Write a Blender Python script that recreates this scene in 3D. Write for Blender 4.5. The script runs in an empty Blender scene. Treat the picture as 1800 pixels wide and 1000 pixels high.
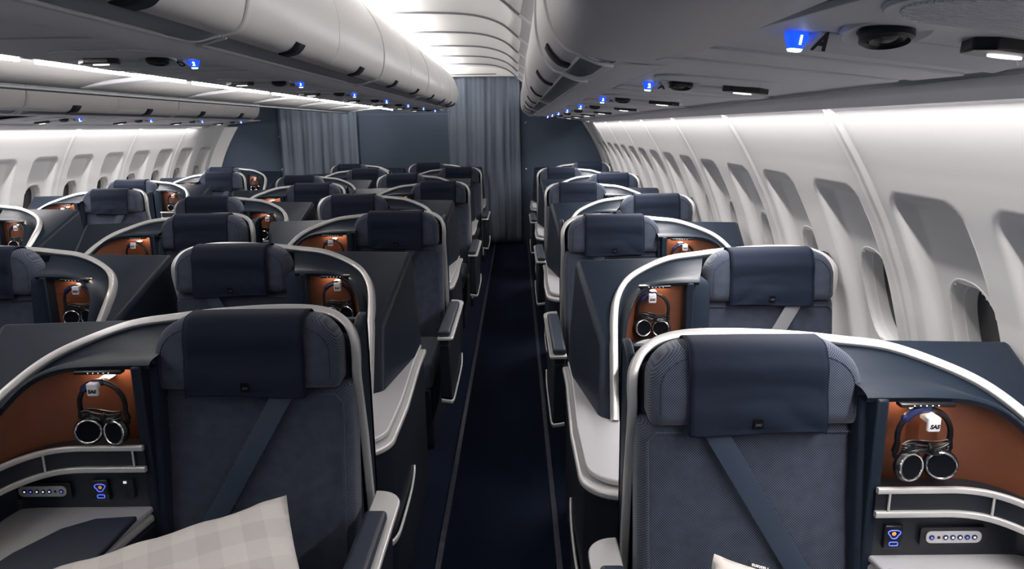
import bpy, bmesh, math, random
from mathutils import Vector, Matrix, noise
random.seed(4)
C = bpy.context.scene.collection
sin, cos, pi = math.sin, math.cos, math.pi

# ------------------------------------------------------------------ materials
def new_mat(name):
    m = bpy.data.materials.new(name); m.use_nodes = True
    nt = m.node_tree
    return m, nt, nt.nodes['Principled BSDF']

def mat(name, col, rough=0.5, metal=0.0, bump=0.0, bscale=200.0, var=0.0, vscale=6.0, spec=0.5, coat=0.0):
    m, nt, b = new_mat(name)
    b.inputs['Base Color'].default_value = (*col, 1)
    b.inputs['Roughness'].default_value = rough
    b.inputs['Metallic'].default_value = metal
    b.inputs['Specular IOR Level'].default_value = spec
    b.inputs['Coat Weight'].default_value = coat
    tc = nt.nodes.new('ShaderNodeTexCoord')
    if var:
        n = nt.nodes.new('ShaderNodeTexNoise'); n.inputs['Scale'].default_value = vscale; n.inputs['Detail'].default_value = 4
        nt.links.new(tc.outputs['Object'], n.inputs['Vector'])
        r = nt.nodes.new('ShaderNodeValToRGB')
        r.color_ramp.elements[0].position = 0.3; r.color_ramp.elements[1].position = 0.7
        r.color_ramp.elements[0].color = (*[c * (1 - var) for c in col], 1)
        r.color_ramp.elements[1].color = (*[min(1, c * (1 + var)) for c in col], 1)
        nt.links.new(n.outputs['Fac'], r.inputs['Fac']); nt.links.new(r.outputs['Color'], b.inputs['Base Color'])
    if bump:
        n2 = nt.nodes.new('ShaderNodeTexNoise'); n2.inputs['Scale'].default_value = bscale; n2.inputs['Detail'].default_value = 3
        nt.links.new(tc.outputs['Object'], n2.inputs['Vector'])
        bp = nt.nodes.new('ShaderNodeBump'); bp.inputs['Strength'].default_value = bump; bp.inputs['Distance'].default_value = 0.002
        nt.links.new(n2.outputs['Fac'], bp.inputs['Height']); nt.links.new(bp.outputs['Normal'], b.inputs['Normal'])
    return m

def mathn(nt, op, a, b=None):
    n = nt.nodes.new('ShaderNodeMath'); n.operation = op
    for i, v in enumerate((a, b)):
        if v is None: continue
        if isinstance(v, (int, float)): n.inputs[i].default_value = v
        else: nt.links.new(v, n.inputs[i])
    return n.outputs[0]

def weave_mat(name, dark, light, period):
    m, nt, b = new_mat(name)
    tc = nt.nodes.new('ShaderNodeTexCoord'); sx = nt.nodes.new('ShaderNodeSeparateXYZ')
    nt.links.new(tc.outputs['Object'], sx.inputs[0])
    k = 2 * pi / period
    s1 = mathn(nt, 'SINE', mathn(nt, 'MULTIPLY', sx.outputs[0], k))
    s2 = mathn(nt, 'SINE', mathn(nt, 'MULTIPLY', sx.outputs[2], k))
    f = mathn(nt, 'ADD', mathn(nt, 'MULTIPLY', mathn(nt, 'MULTIPLY', s1, s2), 0.9), 0.45)
    n = nt.nodes.new('ShaderNodeTexNoise'); n.inputs['Scale'].default_value = 30; nt.links.new(tc.outputs['Object'], n.inputs['Vector'])
    f = mathn(nt, 'MULTIPLY', f, mathn(nt, 'ADD', n.outputs['Fac'], 0.45))
    f.node.use_clamp = True
    r = nt.nodes.new('ShaderNodeMix'); r.data_type = 'RGBA'
    r.inputs['A'].default_value = (*dark, 1); r.inputs['B'].default_value = (*light, 1)
    nt.links.new(f, r.inputs['Factor']); nt.links.new(r.outputs['Result'], b.inputs['Base Color'])
    bp = nt.nodes.new('ShaderNodeBump'); bp.inputs['Strength'].default_value = 0.35; bp.inputs['Distance'].default_value = 0.001
    nt.links.new(f, bp.inputs['Height']); nt.links.new(bp.outputs['Normal'], b.inputs['Normal'])
    b.inputs['Roughness'].default_value = 0.85; b.inputs['Specular IOR Level'].default_value = 0.25
    b.inputs['Sheen Weight'].default_value = 0.15
    return m

def emit(name, col, strength):
    m, nt, b = new_mat(name)
    b.inputs['Base Color'].default_value = (*col, 1)
    b.inputs['Emission Color'].default_value = (*col, 1)
    b.inputs['Emission Strength'].default_value = strength
    return m

def check_mat(name):
    m, nt, b = new_mat(name)
    tc = nt.nodes.new('ShaderNodeTexCoord'); sx = nt.nodes.new('ShaderNodeSeparateXYZ')
    nt.links.new(tc.outputs['Object'], sx.inputs[0])
    def band(o):
        return mathn(nt, 'GREATER_THAN', mathn(nt, 'SINE', mathn(nt, 'MULTIPLY', o, 2 * pi / 0.098)), 0.0)
    f = mathn(nt, 'MULTIPLY', mathn(nt, 'ADD', band(sx.outputs[0]), band(sx.outputs[1])), 0.5)
    r = nt.nodes.new('ShaderNodeMix'); r.data_type = 'RGBA'
    r.inputs['A'].default_value = (0.74, 0.70, 0.67, 1); r.inputs['B'].default_value = (0.62, 0.585, 0.565, 1)
    nt.links.new(f, r.inputs['Factor']); nt.links.new(r.outputs['Result'], b.inputs['Base Color'])
    n2 = nt.nodes.new('ShaderNodeTexNoise'); n2.inputs['Scale'].default_value = 9; n2.inputs['Detail'].default_value = 4
    nt.links.new(tc.outputs['Object'], n2.inputs['Vector'])
    bp = nt.nodes.new('ShaderNodeBump'); bp.inputs['Strength'].default_value = 0.5; bp.inputs['Distance'].default_value = 0.02
    nt.links.new(n2.outputs['Fac'], bp.inputs['Height']); nt.links.new(bp.outputs['Normal'], b.inputs['Normal'])
    b.inputs['Roughness'].default_value = 0.9
    return m

M = dict(
    weave=weave_mat('seat_weave_fabric', (0.005, 0.009, 0.020), (0.074, 0.088, 0.128), 0.0062),
    lining=mat('seat_lining_fabric', (0.010, 0.017, 0.032), 0.85, bump=0.4, bscale=500, spec=0.25),
    cover=mat('headrest_cover_cloth', (0.0055, 0.0095, 0.022), 0.8, bump=0.25, bscale=700, spec=0.2),
    shell=mat('navy_shell_plastic', (0.0095, 0.0150, 0.025), 0.44, bump=0.05, bscale=400, spec=0.14),
    shell2=mat('navy_cabinet_plastic', (0.005, 0.007, 0.013), 0.45),
    leather=mat('navy_leather', (0.010, 0.017, 0.032), 0.5, bump=0.2, bscale=300),
    silver=mat('silver_trim_metal', (0.60, 0.59, 0.585), 0.32, 0.4, bump=0.02, bscale=600),
    table=mat('silver_table_laminate', (0.52, 0.515, 0.535), 0.36, 0.3, bump=0.03, bscale=900),
    copper=mat('copper_brown_leather', (0.115, 0.036, 0.015), 0.5, bump=0.1, bscale=300, var=0.10, vscale=9),
    black=mat('black_plastic', (0.004, 0.004, 0.006), 0.35),
    blackmat=mat('black_cloth', (0.002, 0.0025, 0.005), 0.8, spec=0.1),
    chrome=mat('chrome', (0.85, 0.83, 0.82), 0.15, 1.0),
    white=mat('white_plastic', (0.75, 0.75, 0.78), 0.4),
    navyglo=mat('dark_blue_gloss', (0.012, 0.018, 0.075), 0.25),
    ink=mat('dark_ink', (0.012, 0.014, 0.020), 0.6, spec=0.2),
    logo=mat('grey_logo_thread', (0.05, 0.055, 0.065), 0.8),
    belt=mat('blue_grey_belt_webbing', (0.026, 0.040, 0.068), 0.38, bump=0.3, bscale=900),
    belt_lit=mat('lit_belt_webbing', (0.20, 0.205, 0.22), 0.4, bump=0.3, bscale=900),  # same webbing made paler, light falling on it put into the colour
    wall=mat('cabin_wall_panel', (0.68, 0.675, 0.675), 0.55, bump=0.03, bscale=500),
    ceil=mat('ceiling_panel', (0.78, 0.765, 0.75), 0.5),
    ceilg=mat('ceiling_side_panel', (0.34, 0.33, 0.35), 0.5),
    bin=mat('bin_panel', (0.62, 0.61, 0.615), 0.38, bump=0.02, bscale=500),
    binlow=mat('bin_recess', (0.26, 0.275, 0.32), 0.5),
    bineg=mat('bin_lip', (0.75, 0.74, 0.76), 0.4),
    psu=mat('service_panel_grey', (0.76, 0.76, 0.80), 0.5, bump=0.05, bscale=800),
    psul=mat('service_panel_light_grey', (0.72, 0.72, 0.75), 0.45),
    white_psu=mat('service_panel_white', (0.62, 0.60, 0.59), 0.5),
    gasket=mat('grey_rubber_gasket', (0.10, 0.10, 0.11), 0.7),
    seam=mat('dark_seam', (0.03, 0.035, 0.045), 0.6),
    bulk=mat('bulkhead_slate', (0.048, 0.068, 0.102), 0.8, var=0.05, bump=0.15, bscale=500),
    curtain=mat('curtain_grey_blue', (0.130, 0.155, 0.200), 0.9, bump=0.2, bscale=500),
    carpet=mat('carpet_navy', (0.006, 0.0095, 0.021), 0.95, bump=0.8, bscale=350, var=0.35, vscale=160, spec=0.05),
    track=mat('dark_track_metal', (0.05, 0.06, 0.08), 0.35, 0.7, var=0.4, vscale=20),
    pane=mat('dark_window_pane', (0.010, 0.012, 0.018), 0.15),
    pillow=check_mat('checked_pillow_linen'),
    linen=mat('pale_linen', (0.60, 0.555, 0.52), 0.9, bump=0.3, bscale=60),
    blue=emit('blue_lamp_glow', (0.010, 0.10, 1.0), 0.95),
    bluew=emit('white_digit_glow', (0.75, 0.9, 1.0), 3.0),
    bluesm=emit('blue_button_glow', (0.10, 0.16, 0.9), 0.9),
    orange=emit('amber_socket_glow', (0.9, 0.35, 0.08), 0.25),
    strip=emit('white_strip_glow', (1.0, 0.96, 0.93), 48.0),
    read=emit('reading_lamp_glow', (1.0, 0.97, 0.95), 1.6),
    nlamp=emit('warm_niche_glow', (1.0, 0.66, 0.40), 1.0),
    dot=emit('white_dot_glow', (0.9, 0.93, 1.0), 0.6),
)

# ------------------------------------------------------------------ mesh helpers
def obj(name, bm, m, parent=None, bevel=0.0, seg=2, smooth=True, angle=35, recalc=True, solid=0.0, sub=0):
    if recalc: bmesh.ops.recalc_face_normals(bm, faces=bm.faces[:])
    me = bpy.data.meshes.new(name); bm.to_mesh(me); bm.free()
    if smooth:
        for p in me.polygons: p.use_smooth = True
        me.set_sharp_from_angle(angle=math.radians(angle))
    o = bpy.data.objects.new(name, me); C.objects.link(o)
    for mm in (m if isinstance(m, (list, tuple)) else [m]): me.materials.append(mm)
    if parent: o.parent = parent
    if solid:
        md = o.modifiers.new('solid', 'SOLIDIFY'); md.thickness = solid; md.offset = 0
    if bevel:
        md = o.modifiers.new('bevel', 'BEVEL'); md.width = bevel; md.segments = seg; md.limit_method = 'ANGLE'; md.angle_limit = math.radians(28)
    if sub:
        md = o.modifiers.new('sub', 'SUBSURF'); md.levels = sub; md.render_levels = sub
    return o

def tag(o, label=None, cat=None, group=None, kind=None):
    if label: o['label'] = label
    if cat: o['category'] = cat
    if group: o['group'] = group
    if kind: o['kind'] = kind
    return o

def fillet(pts):
    out = []; n = len(pts)
    for i, p in enumerate(pts):
        r = p[2] if len(p) > 2 else 0
        P = Vector(p[:2]); a = (Vector(pts[i-1][:2]) - P); b = (Vector(pts[(i+1) % n][:2]) - P)
        if not r: out.append((P.x, P.y)); continue
        a.normalize(); b.normalize(); ang = a.angle(b); d = r/math.tan(ang/2)
        c = P + (a + b).normalized()*(r/sin(ang/2)); s0 = P + a*d - c; s1 = P + b*d - c
        tot = s0.angle_signed(s1)
        for k in range(9):
            q = s0.copy(); q.rotate(Matrix.Rotation(-tot*k/8, 2)); out.append((c.x + q.x, c.y + q.y))
    return out

def empty(name, loc, label, cat, group=None):
    o = bpy.data.objects.new(name, None); C.objects.link(o); o.location = loc; o.empty_display_size = 0.1
    return tag(o, label, cat, group)

def bx(bm, x0, x1, y0, y1, z0, z1):
    v = [bm.verts.new(p) for p in ((x0,y0,z0),(x1,y0,z0),(x1,y1,z0),(x0,y1,z0),(x0,y0,z1),(x1,y0,z1),(x1,y1,z1),(x0,y1,z1))]
    for f in ((0,3,2,1),(4,5,6,7),(0,1,5,4),(1,2,6,5),(2,3,7,6),(3,0,4,7)): bm.faces.new([v[i] for i in f])

def prism(bm, pts, axis, a0, a1):
    """polygon extruded along an axis (0 x, 1 y, 2 z); pts are the two other coordinates in order"""
    def mk(p, a):
        return (a, p[0], p[1]) if axis == 0 else ((p[0], a, p[1]) if axis == 1 else (p[0], p[1], a))
    A = [bm.verts.new(mk(p, a0)) for p in pts]; B = [bm.verts.new(mk(p, a1)) for p in pts]
    n = len(pts)
    bm.faces.new(A[::-1]); bm.faces.new(B)
    for i in range(n): bm.faces.new((A[i], A[(i+1) % n], B[(i+1) % n], B[i]))

def loft(bm, rings, closed=True, caps=True):
    R = [[bm.verts.new(p) for p in r] for r in rings]
    n = len(R[0])
    for a, b in zip(R, R[1:]):
        for i in range(n if closed else n - 1):
            bm.faces.new((a[i], a[(i+1) % n], b[(i+1) % n], b[i]))
    if caps and closed:
        bm.faces.new(R[0][::-1]); bm.faces.new(R[-1])
    return R

def rrect(cx, cy, hw, hd, r, n=5):
    out = []
    for sx, sy, a0 in ((1,1,0),(-1,1,pi/2),(-1,-1,pi),(1,-1,3*pi/2)):
        for i in range(n + 1):
            a = a0 + i * pi / 2 / n
            out.append((cx + sx*(hw-r) + r*cos(a), cy + sy*(hd-r) + r*sin(a)))
    return out

def catmull(pts, n=6):
    P = [Vector(p) for p in pts]; P = [P[0]*2 - P[1]] + P + [P[-1]*2 - P[-2]]
    out = []
    for i in range(1, len(P) - 2):
        for k in range(n):
            t = k / n
            a, b, c, d = P[i-1], P[i], P[i+1], P[i+2]
            out.append(0.5*((2*b) + (c-a)*t + (2*a-5*b+4*c-d)*t*t + (-a+3*b-3*c+d)*t**3))
    out.append(P[-2]); return out

def sweep(bm, path, w, h, up=(0,0,1), r=None, n=3, caps=True):
    """rounded rectangular section (w across, h along up) swept on a path by parallel transport"""
    path = [Vector(p) for p in path]
    r = min(w, h) * 0.3 if r is None else r
    sec = rrect(0, 0, w/2, h/2, r, n)
    rings = []; nrm = None
    for i, p in enumerate(path):
        t = (path[min(i+1, len(path)-1)] - path[max(i-1, 0)]).normalized()
        if nrm is None:
            nrm = Vector(up)
        nrm = (nrm - t * nrm.dot(t)).normalized()
        s = t.cross(nrm)
        rings.append([p + s*a + nrm*b for a, b in sec])
    loft(bm, rings, True, caps)

def tube(bm, path, r, n=8, caps=True):
    path = [Vector(p) for p in path]; rings = []; nrm = None
    for i, p in enumerate(path):
        t = (path[min(i+1, len(path)-1)] - path[max(i-1, 0)]).normalized()
        if nrm is None:
            nrm = Vector((0,0,1)) if abs(t.z) < 0.9 else Vector((1,0,0))
        nrm = (nrm - t * nrm.dot(t)).normalized(); s = t.cross(nrm)
        rr = r[i] if isinstance(r, (list, tuple)) else r
        rings.append([p + (s*cos(2*pi*k/n) + nrm*sin(2*pi*k/n)) * rr for k in range(n)])
    loft(bm, rings, True, caps)

def torus(bm, mat4, R, r, n=28, m=8):
    V = [[bm.verts.new(mat4 @ Vector(((R + r*cos(2*pi*j/m))*cos(2*pi*i/n), (R + r*cos(2*pi*j/m))*sin(2*pi*i/n), r*sin(2*pi*j/m)))) for j in range(m)] for i in range(n)]
    for i in range(n):
        for j in range(m):
            bm.faces.new((V[i][j], V[(i+1)%n][j], V[(i+1)%n][(j+1)%m], V[i][(j+1)%m]))

def disc(bm, mat4, prof, n=28):
    """lathe of (r, z) profile; r == 0 closes"""
    rings = []
    for r, z in prof:
        rings.append([bm.verts.new(mat4 @ Vector((r*cos(2*pi*i/n), r*sin(2*pi*i/n), z))) for i in range(n)] if r > 1e-6 else [bm.verts.new(mat4 @ Vector((0,0,z)))])
    for a, b in zip(rings, rings[1:]):
        for i in range(n):
            q = [a[i % len(a)], a[(i+1) % len(a)], b[(i+1) % len(b)], b[i % len(b)]]
            q2 = []
            for v in q:
                if v not in q2: q2.append(v)
            if len(q2) > 2: bm.faces.new(q2)

def text_obj(name, s, size, mtx, m, parent=None, ext=0.0004, bold=0.0, shear=0.0, sx=1.0):
    cu = bpy.data.curves.new(name, 'FONT'); cu.body = s; cu.size = size; cu.extrude = ext
    cu.align_x = 'CENTER'; cu.align_y = 'CENTER'; cu.offset = bold; cu.shear = shear; cu.resolution_u = 3
    t = bpy.data.objects.new('tmp', cu); C.objects.link(t)
    dg = bpy.context.evaluated_depsgraph_get(); dg.update()
    me = bpy.data.meshes.new_from_object(t.evaluated_get(dg)); me.name = name
    bpy.data.objects.remove(t); bpy.data.curves.remove(cu)
    me.transform(Matrix.Scale(sx, 4, (1,0,0))); me.transform(mtx)
    me.materials.clear(); me.materials.append(m)
    o = bpy.data.objects.new(name, me); C.objects.link(o)
    if parent: o.parent = parent
    return o

def facing(loc, n, up=(0,0,1)):
    """matrix whose local z looks along n, local y roughly up"""
    z = Vector(n).normalized(); x = Vector(up).cross(z).normalized(); y = z.cross(x)
    m = Matrix((x, y, z)).transposed().to_4x4(); m.translation = Vector(loc); return m

def copy_tree(o, parent=None):
    c = o.copy(); C.objects.link(c); c.parent = parent
    for ch in list(o.children): copy_tree(ch, c)
    return c

# ------------------------------------------------------------------ the seat suite
def lerp(a, b, t): return a + (b - a) * t

TRIM = [(.25,.135,1.136),(.36,.118,1.124),(.46,.082,1.094),(.54,.02,1.060),(.588,-.065,1.016),(.612,-.165,.965),(.627,-.28,.885),(.636,-.37,.79),(.645,-.46,.69)]
LOW0 = [(.37,-.096,1.076),(.45,-.102,1.070),(.51,-.125,1.046),(.55,-.17,1.0),(.575,-.235,.945),(.595,-.31,.870),(.61,-.39,.78),(.622,-.46,.69)]
PAN0 = [(.37,-.045),(.46,-.05),(.52,-.085),(.553,-.15),(.575,-.225),(.594,-.305),(.608,-.385),(.62,-.455)]
RAIL0 = [(.36,-.112),(.44,-.114),(.495,-.135),(.535,-.185),(.565,-.27),(.588,-.36),(.603,-.44)]

def yrec(z):   # recline of the back: front plane
    return -0.115 * max(0, 1.16 - z) - 0.25 * max(0, 0.68 - z) * 0.6

def build_seat(sx, arm, lit_belt=False, rest=True):
    U0 = .25 if arm else .318
    LOW = [(U0,-.092,1.076)] + LOW0; PAN = [(U0,-.045)] + PAN0; RAIL = [(U0 + .002,-.112)] + RAIL0
    UQ = .80 if (arm and sx < 0) else .722
    UH = .345 if arm else .455
    UJ, UC, US = (.378, .53, .312) if sx < 0 else (.30, .435, .585)
    if not arm: UJ, UC, US = .40, .50, .345
    S = lambda u, y, z: Vector((sx*u, y, z))
    root = bpy.data.objects.new('business_class_seat', None); C.objects.link(root); root.empty_display_size = 0.1
    # --- backrest cushion
    bm = bmesh.new(); rings = []
    for z, k in ((.40,.80),(.405,.93),(.42,1.0),(.60,1.0),(.80,1.0),(.93,.995),(.962,.985),(.976,.95),(.982,.86)):
        hw, hd = .262*lerp(1, k, .35) if k < 1 else .262, .062*k
        cy = yrec(z) + .015 + .062
        ring = []
        for (a, b) in rrect(0, 0, hw, hd, min(.035, hd*.85), 5):
            yy = cy + b
            if b < 0: yy -= .012 * (1 - (a/hw)**2) * k
            ring.append(S(a, yy, z))
        rings.append(ring)
    loft(bm, rings); obj('backrest', bm, M['weave'], root, angle=60)
    # piping seam round the cushion front
    bm = bmesh.new()
    pts = [S(-.243, yrec(.45)+.009, .45), S(-.243, yrec(.94)+.007, .94), S(-.225, yrec(.962)+.006, .962), S(.225, yrec(.962)+.006, .962), S(.243, yrec(.94)+.007, .94), S(.243, yrec(.45)+.009, .45)]
    tube(bm, pts, .0028, 5); obj('seam_piping', bm, M['weave'], bpy.data.objects[root.name].children[0] if root.children else root)
    # --- headrest
    bm = bmesh.new()
    out = []
    def arc(cx, cz, r, a0, a1, n):
        for i in range(n+1):
            a = lerp(a0, a1, i/n); out.append((cx + r*cos(a), cz + r*sin(a)))
    arc(.242-.022, .984+.022, .022, -pi/2, 0, 4)
    arc(.242-.092, 1.172-.092, .092, 0.10, pi/2, 11)
    n = len(out)
    outl = out + [(-a, b) for a, b in out[::-1]]
    rings = []
    for t, ins in ((0.0,.030),(.004,.017),(.014,.005),(.028,0),(.075,0),(.095,.012),(.103,.03)):
        ring = []
        for a, b in outl:
            k = 1 - ins/.12
            aa = a * (1 - ins/.242); zz = 1.078 + (b-1.078) * (1 - ins/.094)
            wing = .012 * (abs(aa)/.242)**2 if t < .03 else 0
            ring.append(S(aa, yrec(zz) - .016 + t - wing, zz))
        rings.append(ring)
    loft(bm, rings)
    hr = obj('headrest', bm, M['weave'], root, angle=50)
    for sg in (-1, 1):
        bm = bmesh.new(); ins = .022; pts = []
        for a, b in out[3:]:
            aa = a*(1 - ins/.242); zz = 1.078 + (b-1.078)*(1 - ins/.094)
            if aa > .15: pts.append(S(sg*aa, yrec(zz) - .0140 - .012*(aa/.242)**2, zz))
        tube(bm, pts, .0012, 5); obj('stitch_seam', bm, M['lining'], hr)
    # --- draped cover
    bm = bmesh.new(); NU, NV = 26, 30; grid = []
    prof = [(.094,1.09),(.092,1.145),(.082,1.169),(.060,1.1795),(.030,1.181),(.004,1.178),(-.012,1.168),(-.0215,1.151)]
    prof += [(yrec(z) - .0255 + .002*sin(z*60), z) for z in (1.13,1.11,1.085,1.06,1.03,1.0,.985,.972)]
    pc = catmull([(0, a, b) for a, b in prof], 3)
    for i, p in enumerate(pc):
        row = []
        for j in range(NU+1):
            u = lerp(-.153, .153, j/NU)
            f = max(0, min(1, (1.172 - p.z)/.2)) if i > 12 else 0
            wr = noise.noise(Vector((u*9 + 3.1, p.z*17, 1.7))) * .011 * f + noise.noise(Vector((u*22, p.z*30, 5.0))) * .0018 * f
            flare = 1 + .012*f
            dz = .004*sin(u*17)*f
            yy = p.y - abs(wr) - .009*(abs(u)/.242)**2 - .002
            row.append(bm.verts.new(S(u*flare, yy, p.z + dz)))
        grid.append(row)
    for a, b in zip(grid, grid[1:]):
        for j in range(NU): bm.faces.new((a[j], a[j+1], b[j+1], b[j]))
    cov = obj('headrest_cover', bm, M['cover'], root, angle=80, solid=.004)
    # hem and edge binding
    for s in (-1, 1):
        bm = bmesh.new(); tube(bm, [S(s*.1545*(1 + .012*max(0, min(1, (1.172-p.z)/.2)) if i > 12 else s*0+1), p.y - .006, p.z) for i, p in enumerate(pc)], .0022, 5)
        obj('edge_binding', bm, M['cover'], cov)
    bm = bmesh.new(); zc = 1.0; yc = yrec(zc) - .0335
    bx(bm, -.0115, .0115, yc - .002, yc, zc - .012, zc + .012)
    lp = obj('logo_patch', bm, M['blackmat'], cov, bevel=.0012); lp['label'] = 'small black cloth patch with grey letters'
    text_obj('patch_lettering', 'SAS', .0085, facing((0, yc - .0026, zc - .003), (0,-1,0)), M['logo'], cov, bold=.0003, shear=.25)
    # --- shoulder belt
    bm = bmesh.new(); rings = []
    for k in range(13):
        t = k/12; z = lerp(.985, .50, t); u = lerp(-.098, .185, t)
        yy = yrec(z) - .003 - .0105*(1 - (u/.262)**2)
        d = Vector((.50, .86))
        ring = []
        for w, th in ((-.026,0),(-.026,-.0035),(-.010,-.0045),(.010,-.0045),(.026,-.0035),(.026,0)):
            ring.append(S(u + w*d.y, yy + th - .001, z + w*d.x))
        rings.append(ring)
    loft(bm, rings); obj('shoulder_belt', bm, M['belt_lit' if lit_belt else 'belt'], root, angle=60)
    # --- seat cushion and base
    bm = bmesh.new(); rings = []
    for z, k in ((.34,.94),(.35,.99),(.38,1),(.44,1),(.465,.97),(.472,.9)):
        rings.append([S(a, -.38 + b, z) for a, b in rrect(0, 0, .255*k, .27*k, .04, 4)])
    loft(bm, rings); obj('seat_cushion', bm, M['weave'], root, angle=60)
    bm = bmesh.new(); P0, P1 = S(-.25,-.62,.0), S(.25,.12,.34)
    bx(bm, min(P0.x,P1.x), max(P0.x,P1.x), P0.y, P1.y, .0, .34); obj('seat_base', bm, M['shell2'], root, bevel=.015)
    # --- lining behind and beside the back
    bm = bmesh.new(); rings = []
    for z, k in ((.3,.96),(.32,1),(1.0,1),(1.06,.995),(1.088,.97),(1.098,.9)):
        rings.append([S(a, .085 + b, z) for a, b in rrect(0, 0, .252*k, .046*k, .035*k, 4)])
    loft(bm, rings)
    obj('back_lining', bm, M['lining'], root, angle=60)
    bm = bmesh.new(); rings = []
    for z, k in ((.5,.9),(.51,1),(1.0,1),(1.05,.97),(1.068,.85),(1.074,.6)):
        rings.append([S(a, b, z) for a, b in rrect((U0 + .235)/2, .015 + (1.07-z)*-.10, max(.016, (U0 - .235)/2)*k, .07*k, .015*k, 4)])
    loft(bm, rings); obj('side_bolster', bm, M['lining'], root, angle=60)
    # --- shell: wing, back, post
    bm = bmesh.new()
    wing = [(.165,.0),(.150,.3),(.132,.55),(.10,.80),(.066,.95),(.055,1.04),(.062,1.09),(.088,1.125),(.13,1.140),(.168,1.142),(.175,1.1),(.175,0)]
    prism(bm, wing, 0, *sorted((sx*-.280, sx*-.257)))
    a, b = sorted((sx*-.280, sx*(U0 + .02))); bx(bm, a, b, .142, .172, 0, 1.126)
    a, b = sorted((sx*(U0 - .010), sx*(U0 + .016))); bx(bm, a, b, -.10, .145, .0, 1.074)
    obj('privacy_shell', bm, M['shell'], root, bevel=.006)
    # --- silver trim, one continuous band
    pts = [(-.268,.160,.02),(-.268,.142,.40),(-.268,.112,.72),(-.268,.075,.92),(-.268,.054,1.00),(-.271,.048,1.055),(-.266,.056,1.098),(-.242,.084,1.130),(-.195,.116,1.149),(-.12,.136,1.157),(0,.142,1.156),(.15,.143,1.146)] + TRIM
    path = [S(*p) for p in catmull(pts, 5)]
    bm = bmesh.new(); sweep(bm, path, .022, .031, up=(0,-1,0), r=.004); obj('silver_trim', bm, M['silver'], root, angle=50)
    # --- fascia above the niche (trim -> hollow -> niche edge -> panel)
    T = [Vector(p) for p in catmull(TRIM, 4)]; L = [Vector(p) for p in catmull(LOW, 4)]
    Pn = [Vector((p.x, p.y, 0)) for p in catmull([(a, b, 0) for a, b in PAN], 4)]
    bm = bmesh.new(); cols = []
    for t, l, p in zip(T, L, Pn):
        row = []
        for k, dip in ((0,0),(.18,.016),(.4,.022),(.65,.010),(.88,-.004),(.97,-.004),(1,.0)):
            q = t.lerp(l, k); q.z -= dip; row.append(S(*q))
        row.append(S(l.x, l.y + .006, l.z - .012)); row.append(S(lerp(l.x,p.x,.5), lerp(l.y,p.y,.5), l.z - .012)); row.append(S(p.x, p.y, l.z - .012))
        cols.append(row)
    cols.insert(0, [v + S(-.03, 0, 0) - S(0,0,0) for v in cols[0]])
    loft(bm, cols, False); obj('niche_fascia', bm, M['shell'], root, angle=40)
    # --- niche panel
    bm = bmesh.new(); cols = []
    for l, p in zip(L, Pn):
        cols.append([S(p.x, p.y, lerp(l.z - .010, min(.80, l.z - .012), k/4)) for k in range(5)])
    loft(bm, cols, False); obj('niche_panel', bm, M['copper'], root, angle=60)
    # --- niche lamp bar with glowing dots painted in for its reflections
    bm = bmesh.new(); a, b = sorted((sx*(UH - .06), sx*(UH + .06))); bx(bm, a, b, -.108, -.085, 1.058, 1.068)
    nl = obj('niche_lamp', bm, M['black'], root, bevel=.003)
    bm = bmesh.new(); a, b = sorted((sx*(UH - .05), sx*(UH + .05))); bx(bm, a, b, -.086, -.062, 1.060, 1.0635)
    obj('lamp_lens', bm, M['nlamp'], nl)
    bm = bmesh.new()
    for k in range(5):
        disc(bm, facing(S(UH - .03 + .013*k, -.1085, 1.063), (0,-1,0)), [(.0016,-.001),(.0014,.0006),(0,.0008)], 10)
    obj('glint_dots', bm, M['dot'], nl)
    # --- console wall, rails, pocket
    rp = catmull([(a, b, 0) for a, b in RAIL], 4)
    bm = bmesh.new()
    lw = catmull([(U0 + .002,-.100,0),(.45,-.100,0),(.580,-.102,0),(.603,-.125,0),(.610,-.20,0),(.615,-.44,0)], 4)
    loft(bm, [[S(p.x, p.y, z) for z in (.69,.805)] + [S(p.x + .004, p.y + .05, .805)] for p in lw], False)
    obj('console_wall', bm, M['shell2'], root, angle=60)
    bm = bmesh.new()
    loft(bm, [[S(p.x + .02, p.y + .07, .798), S(p.x, p.y + .003, .798), S(p.x, p.y + .005, .862), S(p.x + .006, p.y + .055, .862)] for p in rp], False)
    pk = obj('literature_pocket', bm, M['shell2'], root, angle=40)
    for z, hh in ((.862,.014),(.803,.015)):
        bm = bmesh.new(); sweep(bm, [S(p.x, p.y, z) for p in rp], .012, hh, up=(0,0,1), r=.003); obj('ledge_rail', bm, M['silver'], root, angle=50)
    for i in (1, 12):
        bm = bmesh.new(); p = rp[i]; sweep(bm, [S(p.x, p.y - .002, .803), S(p.x, p.y - .002, .862)], .005, .005, up=(0,1,0)); obj('rail_strut', bm, M['silver'], root)
    # --- controls
    bm = bmesh.new(); cz, cu, cy = .743, UC, -.108
    prism(bm, [(sx*cu + a, cz + b) for a, b in rrect(0, 0, .074, .0235, .006, 3)], 1, cy - .002, cy + .02)
    cp = obj('control_panel', bm, M['black'], root)
    bm = bmesh.new(); prism(bm, [(sx*cu + a, cz + b) for a, b in rrect(0, 0, .062, .0145, .012, 5)], 1, cy - .0045, cy)
    obj('control_plate', bm, M['table'], cp)
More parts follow.
